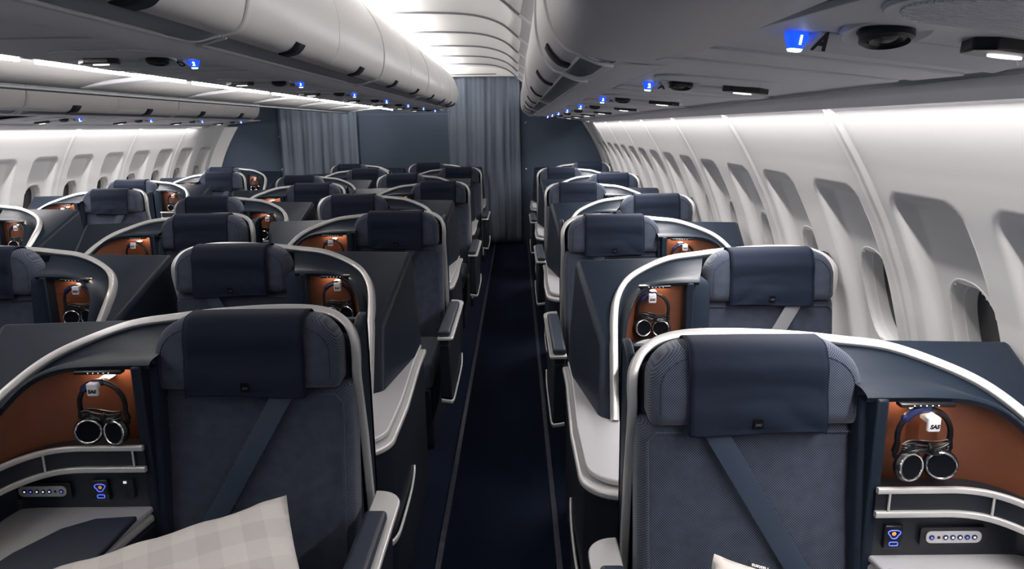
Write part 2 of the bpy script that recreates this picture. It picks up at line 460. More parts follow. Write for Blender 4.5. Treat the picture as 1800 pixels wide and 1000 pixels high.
    for k in range(6):
        uu = cu - .050 + (.0 if k == 0 else .031 + .0162*(k-1))
        bm = bmesh.new(); disc(bm, facing(S(uu, cy - .0045, cz), (0,-1,0)), [(.0062,-.001),(.0062,.0012),(.005,.0018),(0,.0018)], 16); obj('button', bm, M['navyglo'], cp)
        bm = bmesh.new(); disc(bm, facing(S(uu, cy - .0062, cz), (0,-1,0)), [(.0028,0),(.0026,.0005),(0,.0006)], 10); obj('button_light', bm, M['bluesm'] if k in (0,4) else M['dot'], cp)
    bm = bmesh.new(); a = sx*(cu - .034); bx(bm, a - .003, a + .003, cy - .0052, cy, cz - .003, cz + .003); obj('control_sensor', bm, M['ink'], cp)
    bm = bmesh.new(); cy = -.108; us = UJ; bx(bm, sx*us - .020, sx*us + .020, cy - .004, cy + .02, cz - .030, cz + .030)
    pw = obj('socket_panel', bm, M['black'], root, bevel=.003)
    bm = bmesh.new()
    tri = [S(us + .0125*sin(2*pi*k/24) * (1 + .22*cos(3*2*pi*k/24)), cy - .0055, cz + .010 - .0105*cos(2*pi*k/24) * (1 + .1*cos(3*2*pi*k/24))) for k in range(25)]
    tube(bm, tri, .0013, 5); obj('headphone_jack', bm, M['bluesm'], pw)
    bm = bmesh.new(); disc(bm, facing(S(us, cy - .0045, cz + .010), (0,-1,0)), [(.005,0),(.004,.001),(0,.001)], 12); obj('jack_glow', bm, M['orange'], pw)
    bm = bmesh.new()
    tube(bm, [S(us + a, cy - .0055, cz - .015 + b) for a, b in rrect(0, 0, .0095, .0045, .003, 3) + [(.0095, .0015)]], .0012, 5); obj('usb_port', bm, M['bluesm'], pw)
    bm = bmesh.new(); us = US; cy = -.108 if us < .5 else -.34; bx(bm, sx*us - .019, sx*us + .019, cy - .003, cy + .02, cz - .024, cz + .030)
    so = obj('power_socket', bm, M['ink'], root, bevel=.003)
    bm = bmesh.new()
    for a, b in ((-.009,.010),(.009,.010),(-.009,-.002),(.009,-.002),(0,-.012)): disc(bm, facing(S(us + a, cy - .0032, cz + b), (0,-1,0)), [(.0032,0),(.0025,.0008),(0,.0008)], 10)
    obj('socket_holes', bm, M['black'], so)
    bm = bmesh.new(); bx(bm, sx*us - .004, sx*us + .004, cy - .0045, cy - .002, cz + .020, cz + .026); obj('socket_light', bm, M['dot'], so)
    # --- table
    tab = [(U0 + .005,.16),(.757,.16),(.757,-.04),(.774,-.50),(.770,-.87,.12),(.40,-.87,.10),(.31,-.5),(U0 + .005,-.10)]
    tab = fillet(tab)
    bm = bmesh.new(); prism(bm, [(sx*a, b) for a, b in tab], 2, .672, .690); obj('side_table', bm, M['table'], root, bevel=.006, seg=3)
    bm = bmesh.new(); prism(bm, [(sx*(a + (.022 if a > .6 else 0)), b - (.028 if b < -.6 else 0)) for a, b in tab], 2, .645, .668)
    obj('table_lip', bm, M['silver'], root, bevel=.008, seg=3)
    bm = bmesh.new(); prism(bm, [(sx*(a + (.008 if a > .6 else 0)), b - (.005 if b < -.6 else 0)) for a, b in tab], 2, .0, .644)
    obj('table_cabinet', bm, M['shell2'], root, bevel=.01)
    bm = bmesh.new(); prism(bm, [(sx*a, b) for a, b in [(U0 + .01,-.165),(.36,-.175),(.42,-.22),(.47,-.32),(.50,-.45),(.515,-.80),(.42,-.80),(.36,-.72),(U0 + .01,-.5)]], 2, .688, .703)
    obj('inner_armrest', bm, M['leather'], root, bevel=.005, seg=3)
    bm = bmesh.new()
    sweep(bm, [S(*p) for p in catmull([(.725,-.868,.335),(.765,-.855,.325),(.786,-.80,.318),(.790,-.70,.316),(.788,-.50,.316),(.782,-.38,.322),(.779,-.345,.345)], 4)], .010, .022, up=(0,0,1), r=.004)
    obj('bumper_strip', bm, M['silver'], root, angle=50)
    # --- faceted footwell housing behind / outside the trim
    bm = bmesh.new()
    V = {k: bm.verts.new(S(*p)) for k, p in dict(
        t0=(.28,.150,1.122), t1=(.46,.090,1.086), t2=(.545,.022,1.050), t3=(.600,-.085,.999), t4=(.626,-.235,.915), t5=(.648,-.455,.69),
        f0=(.28,.215,1.118), q=(UQ,.205,1.112), p=(.668,-.265,.90), b1=(.692,-.42,.69), r=(max(.752, UQ - .01),-.02,.69), r2=(max(.752, UQ),.205,.69), g=(.28,.215,.69), h=(.28,.150,.69)).items()}
    for f in ('f0 t0 t1 q', 't1 t2 q', 't2 t3 q', 't3 p q', 't3 t4 p', 't4 t5 b1 p', 'p b1 r q', 'q r r2', 'q r2 g f0'):
        bm.faces.new([V[k] for k in f.split()])
    obj('footwell_housing', bm, M['shell'], root, bevel=.016, seg=4, angle=40)
    # --- coat hook with white clip
    bm = bmesh.new(); uh = UH
    bx(bm, *sorted((sx*(uh - .013), sx*(uh + .013))), -.085, -.045, 1.034, 1.042)
    bx(bm, *sorted((sx*(uh - .004) , sx*(uh + .024))), -.118, -.085, 1.024, 1.040)
    bx(bm, *sorted((sx*(uh - .004) , sx*(uh + .024))), -.122, -.112, 1.006, 1.040)
    hk = obj('coat_hook', bm, M['white'], root, bevel=.004, seg=3); hk['label'] = 'white plastic hook with black letters'
    text_obj('hook_lettering', 'SAS', .0125, facing((sx*(uh + .010), -.1226, 1.019), (0,-1,0)), M['ink'], hk, bold=.0006, shear=.2)
    # --- aisle armrest
    if arm and rest:
        bm = bmesh.new(); prism(bm, [(b, c) for b, c in [(-.715,.33),(-.68,.30),(-.14,.30),(-.10,.34),(-.02,.63),(-.715,.63)]], 0, *sorted((sx*-.360, sx*-.306)))
        ar = obj('armrest', bm, M['shell2'], root, bevel=.006)
        bm = bmesh.new()
        pl = fillet([(-.300,-.735),(-.378,-.735,.02),(-.378,.055,.070),(-.300,.055,.004)])
        prism(bm, [(sx*a, b) for a, b in pl], 2, .630, .645); obj('armrest_plate', bm, M['silver'], ar, bevel=.005)
        bm = bmesh.new(); bx(bm, *sorted((sx*-.362, sx*-.302)), -.722, -.10, .644, .676); obj('armrest_pad', bm, M['leather'], ar, bevel=.012, seg=3)
        bm = bmesh.new()
        sweep(bm, [S(*p) for p in catmull([(-.31,-.722,.315),(-.345,-.724,.310),(-.366,-.70,.306),(-.368,-.50,.304),(-.368,-.22,.306),(-.367,-.15,.32),(-.366,-.11,.36)], 4)], .010, .018, up=(0,0,1), r=.004)
        obj('bumper_strip', bm, M['silver'], ar, angle=50)
        bm = bmesh.new(); bx(bm, *sorted((sx*-.352, sx*-.312)), -.722, -.714, .585, .600); obj('armrest_latch', bm, M['black'], ar, bevel=.002)
    return root

def niche_light(root, sx, UHX):
    l = bpy.data.lights.new('niche_spot', 'AREA'); l.shape = 'RECTANGLE'; l.size = .12; l.size_y = .02; l.energy = NICHE_W; l.color = (1.0, .74, .52)
    o = bpy.data.objects.new('niche_spot', l); C.objects.link(o); o.parent = root
    o.location = (sx*UHX, -.066, 1.057); o.rotation_euler = (math.radians(12), 0, 0)

def build_headphones(sx):
    root = bpy.data.objects.new('headphones', None); C.objects.link(root); root.empty_display_size = .05
    # local: origin at the top of the headband; x across, y depth, z up
    bm = bmesh.new(); path = []; rad = []
    for k in range(25):
        a = lerp(pi*1.06, -pi*.06, k/24); path.append((.058*cos(a), .0, -.062 + .062*sin(a))); rad.append(.0062)
    path = [(-.060,.004,-.098)] + path + [(.060,.004,-.098)]; rad = [.0075] + rad + [.0075]
    tube(bm, path, rad, 8); obj('headband', bm, M['black'], root)
    bm = bmesh.new(); path = []
    for k in range(13):
        a = lerp(pi*.80, pi*.44, k/12); path.append((.0585*cos(a), -.001, -.062 + .0625*sin(a)))
    tube(bm, path, [.0062] + [.0095]*11 + [.0062], 10); pad = obj('headband_pad', bm, M['navyglo'], root); pad['label'] = 'glossy dark blue headband sleeve'
    for s in (-1, 1):
        mt = facing((s*.033, -.014, -.128), (s*-.28, -1, .10))
        bm = bmesh.new(); disc(bm, mt, [(0,-.020),(.026,-.020),(.034,-.014),(.036,-.004),(.033,.002),(.030,.003)], 28); cup = obj('ear_cup', bm, M['black'], root)
        bm = bmesh.new(); torus(bm, mt @ Matrix.Translation((0,0,.003)), .0295, .0028); obj('chrome_ring', bm, M['chrome'], cup)
        bm = bmesh.new(); disc(bm, mt, [(.028,.002),(.026,.0035),(.012,.001),(0,.0005)], 28); obj('speaker_mesh', bm, M['blackmat'], cup)
        bm = bmesh.new(); tube(bm, [(s*.060,.004,-.095),(s*.060,.004,-.108),(s*.052,.003,-.118)], .005, 8); obj('yoke', bm, M['black'], cup)
    bm = bmesh.new(); rnd = random.Random(3)
    for k in range(10):
        pts = []; zz = -.088 + rnd.uniform(-.006,.006); ph = rnd.uniform(0, 6)
        for i in range(17):
            a = 2*pi*i/16; pts.append((.050*cos(a) + rnd.uniform(-.002,.002), -.008 + .006*sin(a) + rnd.uniform(-.002,.002), zz + .010*sin(a + ph) + .004*cos(3*a)))
        tube(bm, catmull(pts, 3), .0022, 5)
    for k in range(3): torus(bm, facing((.004 + .004*k, -.010, -.088), (1,0,.3*(k-1))), .010, .0016, 16, 5)
    obj('coiled_cable', bm, M['black'], root)
    return root

NICHE_W = 0.17
protos = {}
protos[(-1, True, 'no rest')] = build_seat(-1, True, rest=False)
for sx in (1, -1):
    for arm in (True, False):
        protos[(sx, arm)] = build_seat(sx, arm, lit_belt=(not arm and sx < 0))  # right window-side belts get the webbing with light painted in
used = set()
hp = {1: build_headphones(1)}
hp_used = [False]
ORD = ['nearest', 'second', 'third', 'fourth']

def place_seat(x, y, sx, arm, label, group, phones=None, lamp=True):
    key = (sx, arm)
    if arm and -2 < x < -1.6: key = (-1, True, 'no rest')
    o = protos[key] if key not in used else copy_tree(protos[key])
    used.add(key)
    o.location = (x, y, 0); tag(o, label, 'seat', group)
    todo.append((o, x, y, sx, phones, lamp, arm))
    return o
todo = []
def cyc(*a): return a
SEATS = []
rY = lambda k: 1.485 + 1.128*k
cY = lambda k: 1.775 + 1.135*k
nth = ['nearest the camera', 'second from the camera', 'third from the camera', 'farthest from the camera']
nthf = ['nearest', 'second', 'third', 'farthest']
# right window block
for k in range(8):
    a = k % 2 == 0; i = k // 2
    if k == 0:
        lab = 'large front seat right of the aisle, dotted grey weave, pillow corner at its foot'; pl = 'headphones in the front niche by the right windows, largest pair'
    elif a:
        lab = f'aisle-edge dark blue seat right of the aisle, {["","second","third","last"][i]} one back along the carpet'
        pl = 'headphones showing only their band in the niche behind the second right window seat' if k == 2 else None
    else:
        lab = f'window-side dark blue seat under the right windows, {["first","second","third","last and half hidden"][i]} counting back'
        pl = 'headphones in the niche just right of the aisle, above the front right seat' if k == 1 else None
    SEATS.append(((.54 if k == 0 else .515) if a else .96, rY(k) + (.06 if k == 0 else .035 if k == 1 else 0), 1 if a else -1, a, lab, 'seats right of the aisle', pl))
for k in range(8):
    a = k % 2 == 0; i = k // 2
    if k == 0:
        lab = 'large front seat left of the aisle with a checked pillow lying across it'; pl = 'headphones in the front left niche, chrome rings beside the checked-pillow seat'
    elif a:
        lab = f'dark blue seat edging the left of the aisle carpet, {["","second","third","last"][i]} one back'
        pl = 'headphones hanging in the niche beside the second left aisle-edge seat' if k == 2 else None
    else:
        lab = f'dark blue seat set in from the aisle by a faceted console, {["first","second","third","last"][i]} counting back'
        pl = 'headphones in the niche right behind the checked-pillow seat, by the aisle console' if k == 1 else None
    SEATS.append(((-.712 if k == 0 else -.70) if a else -1.20, cY(k), -1 if a else 1, a, lab, 'seats just left of the aisle', pl))
for k in range(1, 8):
    a = k % 2 == 0; i = k // 2
    if a:
        lab = f'left half of a centre pair, seat with console on its left, {["","first","second","last"][i]} counting back'
        pl = 'headphones in the left centre niche under the long curved rim, mid left' if k == 2 else None
    else:
        lab = f'far centre seat with console on its right, {["cut by the left photo edge","second counting back","third counting back","last counting back"][i]}'
        pl = {1: 'headphones in the niche nearest the left photo edge, half behind a silver rim', 3: 'headphones in a niche between the middle centre seats, under a curved silver rim'}.get(k)
    SEATS.append((-1.82 if a else -2.27, cY(k), -1 if a else 1, a, lab, 'far seats of the centre block', pl))
for k in range(3, 8):
    a = k % 2 == 0
    lab = {3: 'left window block seat mostly outside the photo, only its console rim showing', 4: 'nearest whole seat by the left windows, console toward the wall', 5: 'seat just behind the nearest whole left window seat, console toward the aisle', 6: 'third seat by the left windows, narrow silver wing at its right', 7: 'last seat by the left windows against the slate bulkhead'}[k]
    pl = {3: 'headphones barely showing at the left photo edge under a silver rim', 4: 'headphones in the niche next to the left cabin wall', 5: 'headphones in the small niche right of the left window seats', 7: 'farthest headphones, in the niche nearest the left bulkhead'}.get(k)
    SEATS.append((-3.45 if a else -3.88, rY(k), -1 if a else 1, a, lab, 'seats by the left windows', pl))
for s in SEATS: place_seat(*s)
todo[0][0].scale = (1, 1, .985)
for o, x, y, sx, phones, lamp, arm in todo:
    if y < 8.0 or x < -3: niche_light(o, sx, .345 if arm else .455)
    if phones:
        h = hp[1] if not hp_used[0] else copy_tree(hp[1])
        hp_used[0] = True
        h.location = (x + sx*(.345 if arm else .455), y - .098, 1.0355); h.rotation_euler = (0, math.radians(-3*sx), 0)
        tag(h, phones, 'headphones', 'headphones hung in the seat niches')
for key, p in protos.items():
    if key not in used:
        for c in list(p.children_recursive): bpy.data.objects.remove(c)
        bpy.data.objects.remove(p)
todo.clear()

# ------------------------------------------------------------------ pillows
def pillow(name, w, h, t, m, label, mtx):
    root = bpy.data.objects.new(name, None); C.objects.link(root); root.matrix_world = mtx; tag(root, label, 'pillow')
    bm = bmesh.new(); n = 36; sides = []
    for s in (1, -1):
        g = []
        for i in range(n+1):
            row = []
            for j in range(n+1):
                a, b = 2*i/n - 1, 2*j/n - 1
                prof = max(0, (1 - abs(a)**3.2)*(1 - abs(b)**3.2))**.55
                pin = 1 - .05*(1 - abs(a)**2) * 0
                x = a*w/2*(1 - .045*(1 - b*b)); y = b*h/2*(1 - .05*(1 - a*a))
                wr = noise.noise(Vector((a*3.1, b*3.1, s*2.0))) * .010 * prof + noise.noise(Vector((a*9, b*9, s*4.0))) * .0035
                edge = .006*sin(a*14 + b*3)*abs(b)**8 + .006*sin(b*13)*abs(a)**8
                row.append(bm.verts.new((x, y, s*(t/2*prof) + wr + edge)))
            g.append(row)
        for i in range(n):
            for j in range(n):
                f = (g[i][j], g[i+1][j], g[i+1][j+1], g[i][j+1]); bm.faces.new(f if s > 0 else f[::-1])
        sides.append(g)
    bmesh.ops.remove_doubles(bm, verts=bm.verts[:], dist=.0009)
    obj('pillow_case', bm, m, root, angle=180)
    return root

def basis(o, ex, ey):
    x = Vector(ex).normalized(); y = Vector(ey); y = (y - x*y.dot(x)).normalized(); z = x.cross(y)
    m = Matrix((x, y, z)).transposed().to_4x4(); m.translation = Vector(o); return m
# corner at top right of the seat, long edge running down to the console side, short edge dropping toward the camera
A = Vector((-.585, 1.60, .762)); B = Vector((-1.04, 1.38, .712)); Dn = Vector((-.515, 1.38, .62))
ex = (A - B).normalized(); ey = (A - Dn); ey = (ey - ex*ey.dot(ex)).normalized()
W_, H_ = .62, .44
pillow('checked_pillow', W_, H_, .15, M['pillow'], 'pale checked linen pillow lying across the front left seat', basis(A - ex*W_/2 - ey*H_/2, ex, ey))
A = Vector((.425, 1.40, .718)); ex = Vector((.80, -.10, -.20)).normalized(); ey = Vector((.10, .50, .75)); ey = (ey - ex*ey.dot(ex)).normalized()
W_, H_ = .46, .40
mt = basis(A + ex*W_/2 - ey*H_/2, ex, ey)
p2 = pillow('linen_pillow', W_, H_, .12, M['linen'], 'plain linen pillow corner with a dark woven tag, bottom of front right seat', mt)
bm = bmesh.new(); bx(bm, -.150, -.100, H_/2 - .012, H_/2 + .008, -.003, .001)
tg = obj('woven_tag', bm, M['ink'], p2, bevel=.001); tg['label'] = 'dark woven tag with white lettering'
text_obj('tag_lettering', 'Hästens', .0115, Matrix.Translation((-.125, H_/2 - .001, .0014)) @ Matrix.Rotation(pi, 4, 'Z'), M['white'], tg, bold=.0002)

# ------------------------------------------------------------------ cabin shell
CX = -1.55; YB = 10.14; Y0 = -2.5
mir = lambda x, s: x if s > 0 else 2*CX - x     # right-side X to either side

bm = bmesh.new(); bx(bm, -5.0, 2.0, Y0, YB, -.05, 0); tag(obj('floor', bm, M['carpet']), kind='structure')
for nm, x in (('trim_1', -.322), ('trim_2', .146), ('trim_3', -3.06), ('trim_4', -2.66)):
    bm = bmesh.new(); bx(bm, x - .012, x + .012, Y0, YB, 0, .006); tag(obj(nm, bm, M['track'], bevel=.002), kind='structure')

# side walls with window recesses -------------------------------------------
PROF = [(1.80,.885),(1.70,.955),(1.686,.964),(1.509,1.075),(1.322,1.173),(1.138,1.246),(.928,1.305),(.70,1.345),(.45,1.355),(.0,1.33)]
def wx(z):
    for (z0, x0), (z1, x1) in zip(PROF, PROF[1:]):
        if z <= z0 and z >= z1: return lerp(x0, x1, (z0 - z)/(z0 - z1))
    return PROF[-1][1]
def wxs(z): return (wx(min(1.79, z+.05)) + wx(z)*2 + wx(max(0.01, z-.05)))/4
SP = .556; WC0 = 1.965
sm = lambda a, b, t: (lambda k: k*k*(3-2*k))(max(0, min(1, (t-a)/(b-a))))
def recess(dy, z):
    # trapezoid with rounded top; dy relative to the window centre
    top = 1.432; hw = .172 + .012*max(0, min(1, (top - z)/.5))
    r = .055
    # signed distance to rounded shape (open at the bottom)
    dx_, dz_ = abs(dy) - (hw - r), z - (top - r)
    if dz_ > 0 and dx_ > 0: d = math.hypot(dx_, dz_) - r
    else: d = max(abs(dy) - hw, z - top)
    k = sm(.004, -.030, d)
    depth = .052
    fade = sm(.62, .86, z)
    return depth * k * fade
WZ0, WHZ, WHY = 1.02, .175, .115     # window hole centre height and half sizes
def wc(k, side): return WC0 + k*SP + (.085 if k == -1 and side > 0 else 0)
def inhole(dy, z, s=1.0): return (abs(dy)/(WHY*s))**2.6 + (abs(z - WZ0)/(WHZ*s))**2.6 < 1
zs = [1.80,1.75,1.715,1.70] + [1.69 - .0125*i for i in range(72)] + [.76,.70,.6,.45,.3,.15,0]
def build_wall(side, name, y0, y1):
    k0 = math.floor((y0 - WC0)/SP); ys = []
    dy = SP/44; n = int((y1 - y0)/dy)
    ys = [y0 + dy*i for i in range(n+1)]
    V = []; F = []
    for y in ys:
        k = round((y - WC0)/SP); d = y - wc(k, side)
        # panel joint every second gap: between window 0 and 1, 2 and 3 ...
        j = (y - (WC0 + SP/2)) / (2*SP); jd = (j - round(j)) * 2*SP
        rib = sm(.034, .026, abs(jd)) * .009 - sm(.010, .006, abs(jd)) * .006
        for z in zs:
            x = wxs(z) if z < 1.74 else wx(z)
            x += recess(d, z)
            x -= rib if z < 1.72 else 0
            V.append((mir(x, side), y, z))
    nz = len(zs)
    for i in range(len(ys)-1):
        ym = (ys[i] + ys[i+1])/2; k = round((ym - WC0)/SP); d = ym - wc(k, side)
        for j in range(nz-1):
            zm = (zs[j] + zs[j+1])/2
            if inhole(d, zm): continue
            a = i*nz + j; F.append((a, a+1, a+nz+1, a+nz) if side < 0 else (a, a+nz, a+nz+1, a+1))
    me = bpy.data.meshes.new(name); me.from_pydata(V, [], F); me.update()
    for p in me.polygons: p.use_smooth = True
    o = bpy.data.objects.new(name, me); C.objects.link(o); me.materials.append(M['wall']); tag(o, kind='structure')
build_wall(1, 'wall_right', -.8, YB)
build_wall(-1, 'wall_left', 3.6, YB)
wi = 1
def window_mesh(side):
    N = 40; ov = []
    for i in range(N):
        a = 2*pi*i/N; ca, sa = cos(a), sin(a)
        ov.append((math.copysign(abs(ca)**(2/2.6), ca), math.copysign(abs(sa)**(2/2.6), sa)))
    bm = bmesh.new(); rings = []
    for s, off in ((1.07,.002),(1.06,-.001),(1.03,-.002),(1.0,.002),(.97,.02),(.96,.034),(.925,.036),(.91,.075)):
        ring = []
        for a, b in ov:
            dy, z = a*WHY*s, WZ0 + b*WHZ*s
            base = wxs(z) + .052
            ring.append(((base + off) if side > 0 else -(base + off), dy, z))
        rings.append(ring)
    loft(bm, rings, True, False)
    me1 = bm
    bm2 = bmesh.new()
    bm2.faces.new([bm2.verts.new((((wxs(WZ0 + b*WHZ*.93) + .052 + .072) * side), a*WHY*.93, WZ0 + b*WHZ*.93)) for a, b in ov])
    return me1, bm2
for side in (1, -1):
    f0 = None
    for k in range(-2, 15):
        y = wc(k, side)
        if y > YB - .15 or y < (1.0 if side > 0 else 4.2): continue
        if f0 is None:
            b1, b2 = window_mesh(side)
            o = obj(f'window_{wi}', b1, M['white_psu'] if False else M['wall'], angle=50); pn = obj('window_pane', b2, M['pane'], o); f0 = (o.data, pn.data)
        else:
            o = bpy.data.objects.new(f'window_{wi}', f0[0]); C.objects.link(o)
            pn = bpy.data.objects.new('window_pane', f0[1]); C.objects.link(pn); pn.parent = o
        o.location = (0 if side > 0 else 2*CX, y, 0); tag(o, kind='structure'); wi += 1

# ceiling over the aisles -----------------------------------------------------
CE = [(-1.20,2.445),(-.95,2.455),(-.6,2.455),(-.3,2.435),(-.1,2.375),(.03,2.275),(.10,2.225),(.17,2.18),(.24,2.15)]
def ceil_obj(name, pts, m, side, y0=-2.2, y1=YB, gasket=True):
    pc = catmull([(a, 0, b) for a, b in pts], 6); bm = bmesh.new(); rows = []
    seg = 1.06; yj = 5.33 - seg*8
    ys = []
    k = 0
    while yj + k*seg < y1 + .01:
        for f, dz in ((0,.002),(.002,-.013),(.012,-.014),(.03,-.006),(.12,.010),(.4,.022),(.7,.020),(.90,.008),(.992,.003)):
            y = yj + (k+f)*seg
            if y0 <= y <= y1: ys.append((y, dz))
        k += 1
    ys.append((y1, 0))
    for y, dz in ys:
        row = []
        for i, p in enumerate(pc):
            t = (pc[min(i+1, len(pc)-1)] - pc[max(i-1, 0)]).normalized(); nrm = Vector((-t.z, 0, t.x))
            q = p + nrm*dz; row.append((mir(q.x, side), y, q.z))
        rows.append(row)
    loft(bm, rows, False)
    if gasket:
        for f in bm.faces:
            yy = [v.co.y for v in f.verts]
            if max(yy) - min(yy) < .004: f.material_index = 1
    return tag(obj(name, bm, [m, M['gasket']], angle=40), kind='structure')
ceil_obj('ceiling', CE[:6], M['ceil'], 1)
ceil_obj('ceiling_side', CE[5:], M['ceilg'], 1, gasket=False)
ceil_obj('ceiling_far', CE, M['ceil'], -1)
bm = bmesh.new(); bx(bm, -2.0, -1.1, -2.2, YB, 2.47, 2.5); tag(obj('ceiling_centre', bm, M['ceil']), kind='structure')

# back bulkhead ---------------------------------------------------------------
bm = bmesh.new(); bx(bm, -4.9, 1.9, YB, YB + .05, 0, 2.7); tag(obj('wall_back', bm, M['bulk']), kind='structure')
bm = bmesh.new(); bx(bm, -2.20, -.94, YB - .06, YB, 0, 1.84); tag(obj('wall_divider', bm, M['bulk'], bevel=.01), kind='structure')
bm = bmesh.new()
bx(bm, -1.4, .14, YB - .03, YB, 2.36, 2.48); bx(bm, -.26, .06, YB - .06, YB - .02, 2.325, 2.43)
tag(obj('trim_5', bm, M['ceil'], bevel=.004), kind='structure')
# closing strip at the end of each side wall
for side, nm in ((1, 'trim_6'), (-1, 'trim_7')):
    wd = .025 if side > 0 else .15
    zz = [1.70 - .05*i for i in range(35)]
    bm = bmesh.new()
    loft(bm, [[(mir(wxs(z) + .02, side), YB - .10, z), (mir(wxs(z) - .01, side), YB - .115, z), (mir(wxs(z) - wd, side), YB - .02, z), (mir(wxs(z) - wd, side), YB, z)] for z in zz], False)
    tag(obj(nm, bm, M['wall'] if side < 0 else M['psul'], angle=50, solid=.004), kind='structure')

def curtain(x0, x1, y, z1, label, ph):
    bm = bmesh.new(); n = 150; rows = []
    for zi in range(25):
        t = zi/24; z = lerp(z1, .02, t); row = []
        for i in range(n+1):
            a = i/n; amp = lerp(.010, .020, min(1, t*2))
            yy = y + amp*sin(a*2*pi*6.3 + ph + 1.6*sin(a*9) + .8*sin(a*23)) + .010*sin(a*2*pi*15 + t*2)*.4 + .012*noise.noise(Vector((a*6, t*2.2, ph)))
            row.append((lerp(x0, x1, a) + .012*sin(t*4 + a*5)*t, yy, z))
        rows.append(row)
    loft(bm, rows, False); return tag(obj('aisle_curtain', bm, M['curtain'], angle=180, solid=.004), label, 'curtain', 'grey curtains at the back bulkhead')
curtain(-.95, .055, YB - .085, 2.325, 'grey blue pleated curtain closing the near aisle, hung from a white rail', .4)
curtain(-3.31, -2.215, YB - .085, 2.1, 'grey pleated curtain across the far left aisle, beside the slate panel', 2.2)
bm = bmesh.new(); bx(bm, -.90, .07, YB - .13, YB - .05, 2.32, 2.345)
tag(obj('curtain_rail', bm, M['ceil'], bevel=.006), 'white horizontal rail along the top of the near aisle curtain', 'curtain rail')
for nm, x, z, lab in (('curtain_stud', .135, 1.70, 'upper small white stud on the panel right of the near curtain'), ('curtain_stud', .137, 1.06, 'lower small white stud on the panel right of the near curtain'), ('curtain_stud', -3.33, 1.56, 'upper small white stud left of the far curtain'), ('curtain_stud', -3.335, 1.10, 'lower small white stud left of the far curtain')):
    bm = bmesh.new(); disc(bm, facing((x, YB - .001, z), (0,-1,0)), [(.012,0),(.011,.008),(0,.010)], 14)
    tag(obj(nm, bm, M['white']), lab, 'stud', 'white studs beside the curtains')

# ------------------------------------------------------------------ overhead bins
def profile_strip(bm, prof, side, y0, y1, ny=2):
    loft(bm, [[(mir(x, side), lerp(y0, y1, k/ny), z) for x, z in prof] for k in range(ny+1)], False)

def cprof(pts, n=5): return [(p.x, p.z) for p in catmull([(a, 0, b) for a, b in pts], n)]

